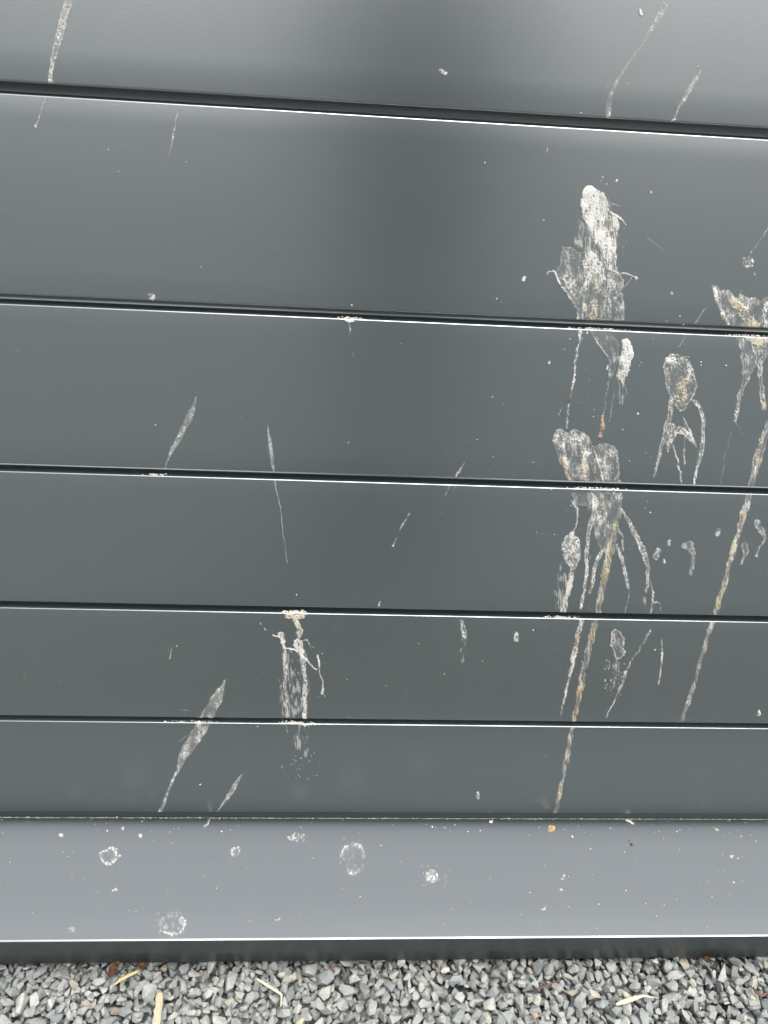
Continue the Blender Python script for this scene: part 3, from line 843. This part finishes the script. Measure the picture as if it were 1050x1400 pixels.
dropping('wide ragged cream splash with two hanging drips beside the jellyfish shaped splash', [
    ('po', r1([(815,580),(832,562),(850,588),(882,588),(905,612),(930,602),(960,620),(990,618),(1015,625),(1043,612),(1090,600),(1120,650),(1100,742),(880,735),(850,690),(830,640)]), 0.40, 0.5, 0.6),
    ('st', r1([(820,570,14),(835,620,18),(860,680,14),(885,730,10)]), 0.62, 0.2, 0.3), ('st', r1([(905,630,40),(945,680,46),(990,735,40)]), 0.62), ('st', r1([(1035,640,20),(1020,700,20),(1030,735,20)]), 0.5),
    ('st', r1([(820,590,5),(815,565,4)]), 0.8), ('st', r1([(930,605,4),(935,585,3)]), 0.7),
    ('po', r1([(918,782),(1100,778),(1090,830),(1043,845),(1010,872),(992,900),(967,940),(946,990),(930,1050),(916,1112),(905,1132),(910,1060),(928,980),(938,900),(932,840)]), 0.34, 0.55, 0.65),
    ('st', r1([(970,785,30),(1030,800,40)]), 0.7, 0, 0.3), ('st', r1([(975,800,7),(992,860,8),(1000,900,8)]), 0.6),
    ('st', r1([(1030,850,16),(1010,885,20),(1012,960,20),(1020,1025,22),(1026,1062,24)]), 0.4, 0.85), ('st', r1([(1026,1055,20)]), 0.8),
    ('st', r1([(915,1075,22),(910,1110,16),(906,1128,10)]), 0.5, 0.6), ('st', r1([(895,1140,4),(872,1240,6),(850,1372,6)]), 0.28, 0.2, 0.5), ('st', r1([(912,1128,4),(942,1170,3)]), 0.5),
    ('tint', r1([(910,640,50),(960,700,60),(990,738,60)]), CREAM, 0.95), ('tint', r1([(985,735,30)]), OCHRE, 0.4), ('tint', r1([(980,785,40),(1030,800,50)]), CREAM, 0.7), ('tint', r1([(1024,1030,26),(1026,1062,30)]), CREAM, 0.95), ('tint', r1([(908,1110,18)]), CREAM, 0.8),
])
dropping('very long straight slanting ochre flecked drip crossing four planks', [
    ('st', r1([(1080,1050,34),(1043,1150,37),(1011,1240,35),(986,1330,29),(968,1400,25)]), 0.38, 0.5, 0.7),
    ('st', r1([(1060,1100,14),(1020,1200,16),(985,1330,14)]), 0.5),
    ('st', r2([(928,96,29),(907,170,27),(884,250,24),(853,360,22),(826,460,22),(794,566,18)]), 0.52, 0.42, 0.72),
    ('st', r2([(780,598,17),(755,690,18),(722,800,17),(690,910,17),(660,992,17)]), 0.40, 0.4, 0.7),
    ('st', r2([(884,240,14),(853,360,18)]), 0.7),
    ('tint', r1([(1030,1180,30),(1000,1290,34)]), CREAM, 0.7), ('tint', r2([(905,175,30),(826,460,30),(790,566,28)]), CREAM, 0.85), ('tint', r2([(897,190,22)]), OCHRE, 0.7), ('tint', r2([(885,250,24)]), OCHRE, 0.8), ('tint', r2([(851,362,26)]), RUST, 0.8), ('tint', r2([(755,690,22),(722,800,24)]), CREAM, 0.6), ('tint', r2([(718,810,18)]), OCHRE, 0.6),
])
dropping('crusted double drip with white forked arms hanging from a plank edge', [
    ('st', r5([(625,172,12),(665,180,30),(720,176,14)]), 0.75), ('st', r5([(642,190,24),(698,190,20)]), 0.7),
    ('st', r5([(668,200,22),(690,245,24),(682,290,22)]), 0.72), ('st', r5([(680,300,40),(692,335,30)]), 0.92),
    ('st', r5([(690,335,20),(704,370,22),(708,430,20),(712,510,18),(712,592,20)]), 0.62, 0.8),
    ('st', r5([(708,590,22),(712,628,22)]), 0.9), ('st', r5([(612,262,30),(622,290,24)]), 0.85), ('st', r5([(606,268,8),(580,263,7)]), 0.85),
    ('st', r5([(530,216,7),(532,220,4)]), 0.8), ('st', r5([(545,235,5),(556,245,4)]), 0.7),
    ('st', r5([(620,290,18),(626,330,18),(629,400,16),(631,500,14),(635,596,14)]), 0.55, 0.85),
    ('st', r5([(630,318,8),(660,320,8),(690,345,12),(712,362,8),(738,388,7),(757,406,10)]), 0.85), ('st', r5([(700,290,8),(718,285,8),(735,316,5)]), 0.6),
    ('st', r5([(766,350,9),(769,400,10),(775,438,6),(788,456,6),(786,480,6),(780,502,15)]), 0.7, 0.4),
    ('st', r5([(600,623,6),(660,624,8),(715,626,10),(760,627,5)]), 0.6),
    ('po', r5([(605,320),(735,320),(735,600),(605,600)]), 0.11, 0, 1.0), ('po', r5([(620,630),(730,630),(725,760),(700,790),(640,720)]), 0.10, 0, 1.0),
    ('spat', (180+690/3, 780+800/3, 30, 26, 40, 0.7)), ('spat', (180+700/3, 780+440/3, 40, 50, 26, 0.8)),
    ('tint', r5([(640,180,60),(700,185,60),(685,250,50)]), CREAM, 0.75), ('tint', r5([(712,600,40)]), CREAM, 0.4),
])
# blade shaped smears
B1 = 0.36
dropping('long feather shaped grey white smear crossing a plank edge above the sill', [
    ('st', r5([(385,450,6),(350,525,46),(310,600,52),(262,680,54),(215,755,40),(190,815,20),(160,880,9),(135,935,8),(124,975,18),(120,990,22)]), 0.40, 0.45),
    ('st', r5([(150,632,4),(225,615,12),(300,608,20),(335,604,6)]), 0.5), ('st', r5([(192,702,3),(225,678,6)]), 0.6), ('st', r5([(205,570,4),(235,575,4)]), 0.5), ('st', r5([(200,790,14),(160,890,8),(120,985,12)]), 0.4)], grain=0.55, warp=0.7)
dropping('short blade shaped white smear pointing down at the sill joint', [
    ('st', r5([(454,832,4),(435,865,16),(410,905,20),(385,942,14),(350,993,4)]), 0.42, 0.7)], grain=0.55, warp=0.6)
dropping('blade shaped speckled smear leaning right, its tail touching a plank edge', [
    ('st', r8([(266,486,4),(248,545,24),(222,600,28),(195,655,26),(168,705,18),(150,745,8),(134,782,6)]), 0.40, 0.35), ('st', r8([(232,565,12),(200,650,10)]), 0.35), ('st', r8([(50,798,4),(110,800,8),(130,806,9)]), 0.45)], grain=0.55, warp=0.6)
dropping('narrow spindle shaped smear drawn out into a hair thin tail below a plank edge', [
    ('st', r8([(556,602,4),(562,640,12),(570,700,18),(577,760,16),(584,802,8)]), 0.46, 0.4), ('st', r8([(586,815,8),(594,870,5),(610,940,4),(622,1050,4),(637,1170,4)]), 0.75)], grain=0.55, warp=0.6)
dropping('long speckled smear ending in a small foot at the widest black joint', [
    ('st', r6([(300,-90,10),(285,-10,32),(268,60,34),(246,140,34),(228,210,28),(212,280,18),(206,335,20)]), 0.40, 0.75), ('st', r6([(206,330,14),(228,342,4)]), 0.7)], grain=0.55, warp=0.7)
dropping('thin white dash with a drop at its end, below the long smear', [
    ('st', r6([(198,386,7),(180,425,6),(165,470,6),(150,522,8)]), 0.75), ('st', r6([(149,520,14)]), 0.8)], warp=0.5)
dropping('slim solitary white dash tapering both ways on the plank below the widest joint', [
    ('st', r6([(732,448,3),(722,495,8),(712,545,10),(703,595,5),(692,648,6)]), 0.55)], warp=0.5)
dropping('faint bending ribbon of thin white film on the uppermost plank', [
    ('st', r7([(690,-70,30),(640,-10,34),(605,65,26),(560,135,14),(520,200,14),(470,270,12),(425,340,14),(402,395,20),(391,484,22)]), 0.32, 0.35)], grain=0.55, warp=0.7)
dropping('short blade shaped white smear with a foot beside the faint bending ribbon', [
    ('st', r7([(775,284,4),(752,325,18),(725,370,20),(700,415,16),(680,450,8),(660,488,7)]), 0.45, 0.5), ('st', r7([(668,488,12),(645,500,4)]), 0.8)], grain=0.55, warp=0.6)
dropping('small white chip shaped spot beside the faint bending ribbon', [('st', r7([(524,42,14),(530,62,14)]), 0.9)], warp=0.6)
dropping('two tiny white blots touching each other on the uppermost plank', [('st', [(603,98,8)], 0.6, 0.3), ('st', [(609,100,6)], 0.7), ('st', [(603,104,2)], 0.5)], warp=0.8)
dropping('short white tick mark split by a plank joint', [
    ('st', r9([(822,44,6),(800,80,13),(772,120,12)]), 0.6, 0.3), ('st', r9([(742,140,6),(752,156,6),(744,175,5),(729,202,4)]), 0.7)], warp=0.5)
dropping('broken thin white dash with a drop at its foot', [
    ('st', r9([(556,290,8),(540,318,8),(525,345,8),(505,385,4),(482,438,5)]), 0.6), ('st', r9([(481,440,10)]), 0.8)], warp=0.6)
dropping('hollow oval blot shedding fine spatter down the plank', [
    ('st', r2([(408,650,44),(412,690,54),(418,725,44)]), 0.30, 0.95), ('spat', (700+402/2.857, 640+815/2.857, 17, 30, 70, 0.8)), ('po', r2([(385,730),(430,740),(415,860),(360,870)]), 0.10, 0, 1.0)])
dropping('thin wriggling white streak beside the hollow oval blot', [
    ('st', r2([(538,632,10),(515,678,11),(490,715,8),(460,765,8),(440,805,14),(430,845,12),(410,885,7),(385,940,6),(369,974,5)]), 0.5, 0.3)])
dropping('straight hanging drip with a round end and a beaded middle', [
    ('st', r2([(584,668,3),(585,712,11),(584,760,6),(577,805,6),(571,840,9)]), 0.6, 0.3)], warp=0.6)
dropping('comma shaped faint curl between the slanting ochre drip and the frayed splash', [
    ('st', r2([(670,305,22),(692,300,30),(708,335,20),(708,375,14),(697,415,14)]), 0.28, 0.55)])
dropping('curved faint drip crossing beside the slanting ochre drip', [('st', r2([(905,296,24),(915,325,22),(906,355,12),(898,374,10)]), 0.32, 0.6)])
dropping('hooked pale drip ending in a white bead beyond the slanting ochre drip', [
    ('st', r2([(955,212,22),(972,240,30),(988,270,12),(972,305,7),(954,342,10)]), 0.34, 0.6), ('st', r2([(953,342,13)]), 0.8)])
dropping('thin tailed tadpole shaped drip with a hollow round head', [
    ('st', r1([(1075,285,6),(1043,335,7),(1010,385,5),(985,420,6),(968,440,9)]), 0.6, 0.3), ('ring', (700+960/2.98, 200+472/2.98, 8.5, 9.5), 0.25, 0.95), ('st', r1([(958,492,18)]), 0.6), ('st', r1([(985,515,6),(990,525,5)]), 0.5)])
dropping('hollow round blot sitting on the edge above a dark joint', [('ring', (180+83/3, 380+77/3, 5, 5.8), 0.45, 0.9), ('st', r8([(88,82,8)]), 0.6)], warp=0.6)
dropping('white crust caught on a plank edge with a faint dribble below', [
    ('st', r8([(875,173,9),(892,176,14),(908,175,9)]), 0.95), ('st', r8([(888,190,8),(895,225,8),(893,245,6),(880,255,10)]), 0.25), ('st', r8([(905,300,5),(905,330,4)]), 0.3), ('st', r8([(940,152,8)]), 0.6), ('st', r8([(830,160,4),(870,168,6)]), 0.5)])
dropping('small smeared white dab with a faded trail below it', [('st', [(631,849,5), (633,860,8), (635,870,6)], 0.6, 0.4), ('st', [(633,875,7), (632,905,5)], 0.10, 0, 1.0)])
dropping('tiny hollow tear shaped blot alone beside the frayed splash', [('st', [(706,867,6), (706,875,6)], 0.45, 0.7)])
for (x, y, w_, h_, lab) in [
        (914.5, 742, 6, 10, 'small white tear shaped drop, upper of a pair'), (898.5, 757, 9, 17, 'white hollow drop with a thick lower rim, larger of a pair'),
        (908, 768, 5, 7, 'little white dot under the hollow drop with thick rim'), (982, 728, 7, 11, 'faint oval drop near the slanting ochre drip'),
        (1037, 975, 6, 9, 'bright white angular fleck beside the very long slanting drip'), (653, 1087, 6, 11, 'white dab on the lowest plank'),
        (716, 381, 5, 8, 'white oval drop alone beside the big splash'), (918, 401, 5, 6, 'round white dot between the two widest splashes'),
        (519, 826, 4, 8, 'small white drop just above a plank joint'), (748, 205, 2, 7, 'tiny white slash on the plank below the widest joint'),
        (875, 17, 5, 8, None), (206, 842, 4, 4, None), (997, 59, 3, 6, None), (830, 503, 4, 6, 'small white dot close under the big splash'), (751, 495, 4, 6, 'small white dot left of the big splash drips')]:
    if lab is None: continue
    lab = lab.replace(' left of', ' beside')
    a = 0.25*random.uniform(-1, 1)
    dropping(lab, [('st', [(x-a*h_/2, y-h_/2+w_/3, w_*0.8), (x+a*h_/2, y+h_/2-w_/2, w_)], 0.55 if h_ > 9 else 0.75, 0.6)], warp=0.6)
dropping('slim white dash on the plank beside the long feather shaped smear', [('st', r5([(168,306,3),(163,330,4),(157,362,5)]), 0.6)], warp=0.4)
dropping('faint scratch of dried spray beside the big splash', [('st', r1([(548,370,5),(575,390,5),(600,410,3),(625,434,4)]), 0.55)], warp=0.5)
dropping('wispy streak stopping at a plank joint above the jellyfish shaped splash', [('st', r1([(795,650,4),(770,682,7),(745,722,12)]), 0.35, 0.3), ('st', r1([(690,752,5),(710,762,5),(695,790,5),(675,822,4)]), 0.55)], warp=0.6)

# crumbs of the same droppings caught on top of the plank edges
MAT_CRUST = plain('dried_crust', (0.44, 0.425, 0.37), 0.9, 0.3, 300)
def crust(label_start, px0, px1, lip, n, size):
    own = [o for o in COL.objects if o.get('label', '').startswith(label_start)][0]
    r = np.random.default_rng(int(px0))
    z = Z0 - lip*PCH
    def wx(px):
        py = 700.0
        for _ in range(12):
            d = fw*FPX + rt*(px-525) - up*(py-700); p = CAM + d*(-CAM[1]/d[1]); py += (p[2]-z)*900
        return p[0]
    x0, x1 = wx(px0), wx(px1)
    c = np.stack([(x0+x1)/2 + (x1-x0)/2*np.clip(r.normal(size=n)*0.45, -1, 1), 0.0012+np.abs(r.normal(size=n))*0.0022, np.full(n, z+0.0004)], 1)
    q = size*np.exp(r.normal(size=n)*0.4)
    ov = np.array([(1, 0, 0), (-1, 0, 0), (0, 1, 0), (0, -1, 0), (0, 0, 1), (0, 0, -1)], float)
    of = np.array([(0, 2, 4), (2, 1, 4), (1, 3, 4), (3, 0, 4), (2, 0, 5), (1, 2, 5), (3, 1, 5), (0, 3, 5)])
    V = (c[:, None] + ov[None]*q[:, None, None]*r.uniform(0.6, 1.3, (n, 6, 1))*np.array([1.5, 1, 0.8])).reshape(-1, 3)
    F = (of[None] + (np.arange(n)*6)[:, None, None]).reshape(-1, 3)
    o = link('crust', big_mesh('crust', V-np.array(own.location), F, True), own, MAT_CRUST)
    o['kind'] = 'stuff'
crust('chalky lobed blob', 742, 792, 3, 60, 0.0010)
crust('crusted double drip', 378, 428, 4, 70, 0.0010)
crust('crusted double drip', 386, 424, 3, 70, 0.0012)
crust('white crust caught', 462, 500, 1, 34, 0.0009)
crust('long feather shaped', 226, 296, 4, 60, 0.0007)
crust('blade shaped speckled', 194, 232, 2, 34, 0.0007)
crust('big white splash', 780, 862, 1, 70, 0.0008)
crust('splash frayed', 776, 862, 2, 70, 0.0008)
crust('wide ragged cream', 985, 1060, 1, 50, 0.0008)

# on the sill
def ringset(label, cx, cy, rx, ry, dn, rim, n=0, ns=0.8):
    it = [('ring', (cx, cy, rx, ry), dn, rim)]
    if n: it.append(('spat', (cx, cy, rx*1.2, ry*1.2, n//2, ns*0.8)))
    dropping(label, it, on_sill, warp=2.2, contrast=0.5)
ringset('clumpy white ring shaped splash on the sill with small dots behind it', 149, 1170, 15, 13, 0.08, 0.95, 26, 1.1)
ringset('tallest broken white ring on the sill', 484, 1173, 19, 24, 0.22, 0.95, 50, 1.0)
ringset('large broken white ring on the sill close to the front edge', 235, 1263, 20, 18, 0.24, 0.9, 60, 1.1)
ringset('small hollow white ring on the sill', 322, 1165, 8, 8, 0.12, 0.95, 10, 0.8)
ringset('tiny faint ring on the sill close to the front edge', 98, 1270, 6, 5.5, 0.08, 0.6)
dropping('crumbly white smudge on the sill under the lowest plank', [('spat', (407, 1144, 14, 8, 34, 1.1)), ('st', [(400,1143,5), (413,1147,6)], 0.35)], on_sill, contrast=0.6)
dropping('star shaped white spatter on the sill', [('spat', (590, 1198, 9, 9, 90, 1.0)), ('spat', (594, 1200, 20, 17, 60, 0.6)), ('ring', (589, 1198, 8, 8), 0.25, 0.3)], on_sill, contrast=0.55)
dropping('orange brown round stain on the sill below the ochre trail', [('ring', (753, 1133, 5.5, 5.5), 0.8, 0.5), ('tint', [(753,1133,16)], OCHRE, 1.0), ('tint', [(754,1135,6)], RUST, 0.5)], on_sill)
dropping('hooked white fleck at the back of the sill below the short blade smear', [('st', [(286,1122,3), (284,1128,4), (279,1131,4)], 0.7, 0.4)], on_sill)
dropping('curved white fleck at the back of the sill near the black spot', [('st', [(856,1122,3), (862,1124,4), (867,1127,3)], 0.8)], on_sill)
dropping('tiny black crumb of dirt on the back half of the sill', [('ring', (863, 1155, 2.6, 3.0), 0.95, 0.6), ('ring', (861, 1149, 1.8, 1.6), 0.85, 0.4), ('tint', [(861,1147,12), (863,1157,12)], DARK, 1.0), ('tint', [(862,1152,20)], DARK, 1.0)], on_sill, warp=0.6, name='dirt_crumb', cat='dirt')
for (x, y, w_, lab) in [(192, 1142, 8, 'round white drop on the sill beside the clumpy ring'), (168, 1133, 6, 'pale round drop on the sill behind the clumpy ring'), (83, 1142, 8, 'faint white dab on the back of the sill'),
                        (1001, 1171, 6, 'bright white drop, largest of a loose cluster on the sill'), (980, 1134, 5, 'white drop at the back of the sill behind a loose cluster'), (768, 1202, 5, 'pair of small white drops in the middle of the sill'),
                        (767, 1217, 6, 'faint pale drop below a pair on the sill'), (742, 1243, 6, 'small white tick on the sill towards the front edge'), (159, 1216, 6, 'two small white dabs side by side on the sill'), (379, 1257, 6, 'white comma on the front half of the sill')]:
    it = [('ring', (x, y, w_/2, w_/2*0.9), 0.6, 0.6)]
    if 'pair' in lab and 'below' not in lab: it.append(('ring', (x+3, y-5, 2, 2), 0.8, 0.4))
    if 'dabs' in lab: it.append(('ring', (x-5, y+1, 2, 1.6), 0.5, 0.5))
    if 'tick' in lab or 'comma' in lab: it = [('st', [(x-3, y+1, 2), (x+3, y, 2.4), (x+4, y-4, 1.6)], 0.7)]
    dropping(lab, it, on_sill, warp=0.8, contrast=0.7)

# countless fine specks
def speck_mesh(name, pts, surf, rad, mat, flat=0.35):
    P, bad = surf(pts[:, 0], pts[:, 1], np.full(len(pts), 0.0003))
    ok = ~bad; P = P[ok]; rad = rad[ok]
    n = len(P); k = 6
    r = np.random.default_rng(5)
    ang = np.arange(k)/k*2*np.pi
    rr = rad[:, None]*r.uniform(0.6, 1.25, (n, k)); st = r.uniform(0.7, 1.5, (n, 1))
    a = rr*np.cos(ang)[None]; b = rr*np.sin(ang)[None]*st
    V = np.zeros((n, k+1, 3))
    if surf is on_wall: ea, eb, en = np.array([1, 0, 0]), np.array([0, 0, 1]), np.array([0, -1, 0])
    else: ea, eb, en = np.array([1, 0, 0]), np.array([0, 1, 0]), np.array([0, 0, 1])
    V[:, :k] = P[:, None] + a[..., None]*ea + b[..., None]*eb
    V[:, k] = P + (rad*flat)[:, None]*en
    i = np.arange(n)[:, None]*(k+1)
    j = np.arange(k)[None]
    order = (i+j, i+(j+1) % k, i+k+0*j)
    F = np.stack(order, -1).reshape(-1, 3)
    me = big_mesh(name, V.reshape(-1, 3), F, True)
    return tag(link(name, me, None, mat), kind='stuff')
sr = np.random.default_rng(11)
def scatter(n, x0, x1, y0, y1): return np.stack([sr.uniform(x0, x1, n), sr.uniform(y0, y1, n)], 1)
MAT_SPECK = plain('dried_speck', (0.50, 0.49, 0.45), 0.8, 0.35, 90)
pts = np.vstack([scatter(150, -500, 1600, 60, 1110), scatter(230, -400, 1500, 860, 1110), scatter(130, 620, 1050, 430, 1000),
                 np.stack([820+sr.normal(size=130)*75, 560+sr.normal(size=130)*230], 1), np.stack([410+sr.normal(size=40)*60, 940+sr.normal(size=40)*70], 1)])
rad = 0.00042*np.exp(sr.normal(size=len(pts))*0.5)
fin = np.vstack([scatter(900, -300, 1400, 150, 1110), scatter(900, -300, 1400, 800, 1110)])
pts = np.vstack([pts, fin]); rad = np.r_[rad, 0.00018*np.exp(sr.normal(size=len(fin))*0.35)]
rad = rad[pts[:, 1] < 1112]; pts = pts[pts[:, 1] < 1112]
s_ = speck_mesh('dried_specks', pts, on_wall, rad, MAT_SPECK)
s_['label'] = 'countless tiny dried white specks spread over the metal planks'
pts = np.vstack([scatter(260, -500, 1600, 1121, 1280), scatter(60, 760, 1050, 1122, 1240), scatter(160, -300, 1300, 1119, 1140)])
rad = 0.00045*np.exp(sr.normal(size=len(pts))*0.5)
s_ = speck_mesh('sill_specks', pts, on_sill, rad, MAT_SPECK)
s_['label'] = 'countless tiny dried white specks spread over the sloping sill'
# line of dust and crumbs lodged in the joint behind the sill
MAT_DUST = plain('joint_dust', (0.40, 0.37, 0.30), 0.95, 0.45, 400)
n = 6500
dx = sr.uniform(-1.6, 1.9, n); dy = 0.0078 - np.abs(sr.normal(size=n))*0.0014
dzv = np.interp(dy, SILL_Y, SILL_Z)
rad = 0.00055*np.exp(sr.normal(size=n)*0.45)
V = []; F = []
oct_v = np.array([(1, 0, 0), (-1, 0, 0), (0, 1, 0), (0, -1, 0), (0, 0, 1), (0, 0, -1)], float)
oct_f = np.array([(0, 2, 4), (2, 1, 4), (1, 3, 4), (3, 0, 4), (2, 0, 5), (1, 2, 5), (3, 1, 5), (0, 3, 5)])
cen = np.stack([dx, dy, dzv+rad*0.4], 1)
V = (cen[:, None] + oct_v[None]*rad[:, None, None]*sr.uniform(0.6, 1.3, (n, 6, 1))).reshape(-1, 3)
F = (oct_f[None] + (np.arange(n)*6)[:, None, None]).reshape(-1, 3)
d_ = tag(link('joint_dust', big_mesh('joint_dust', V, F), None, MAT_DUST), kind='stuff')
d_['label'] = 'thin line of pale dust and crumbs in the joint behind the sill'
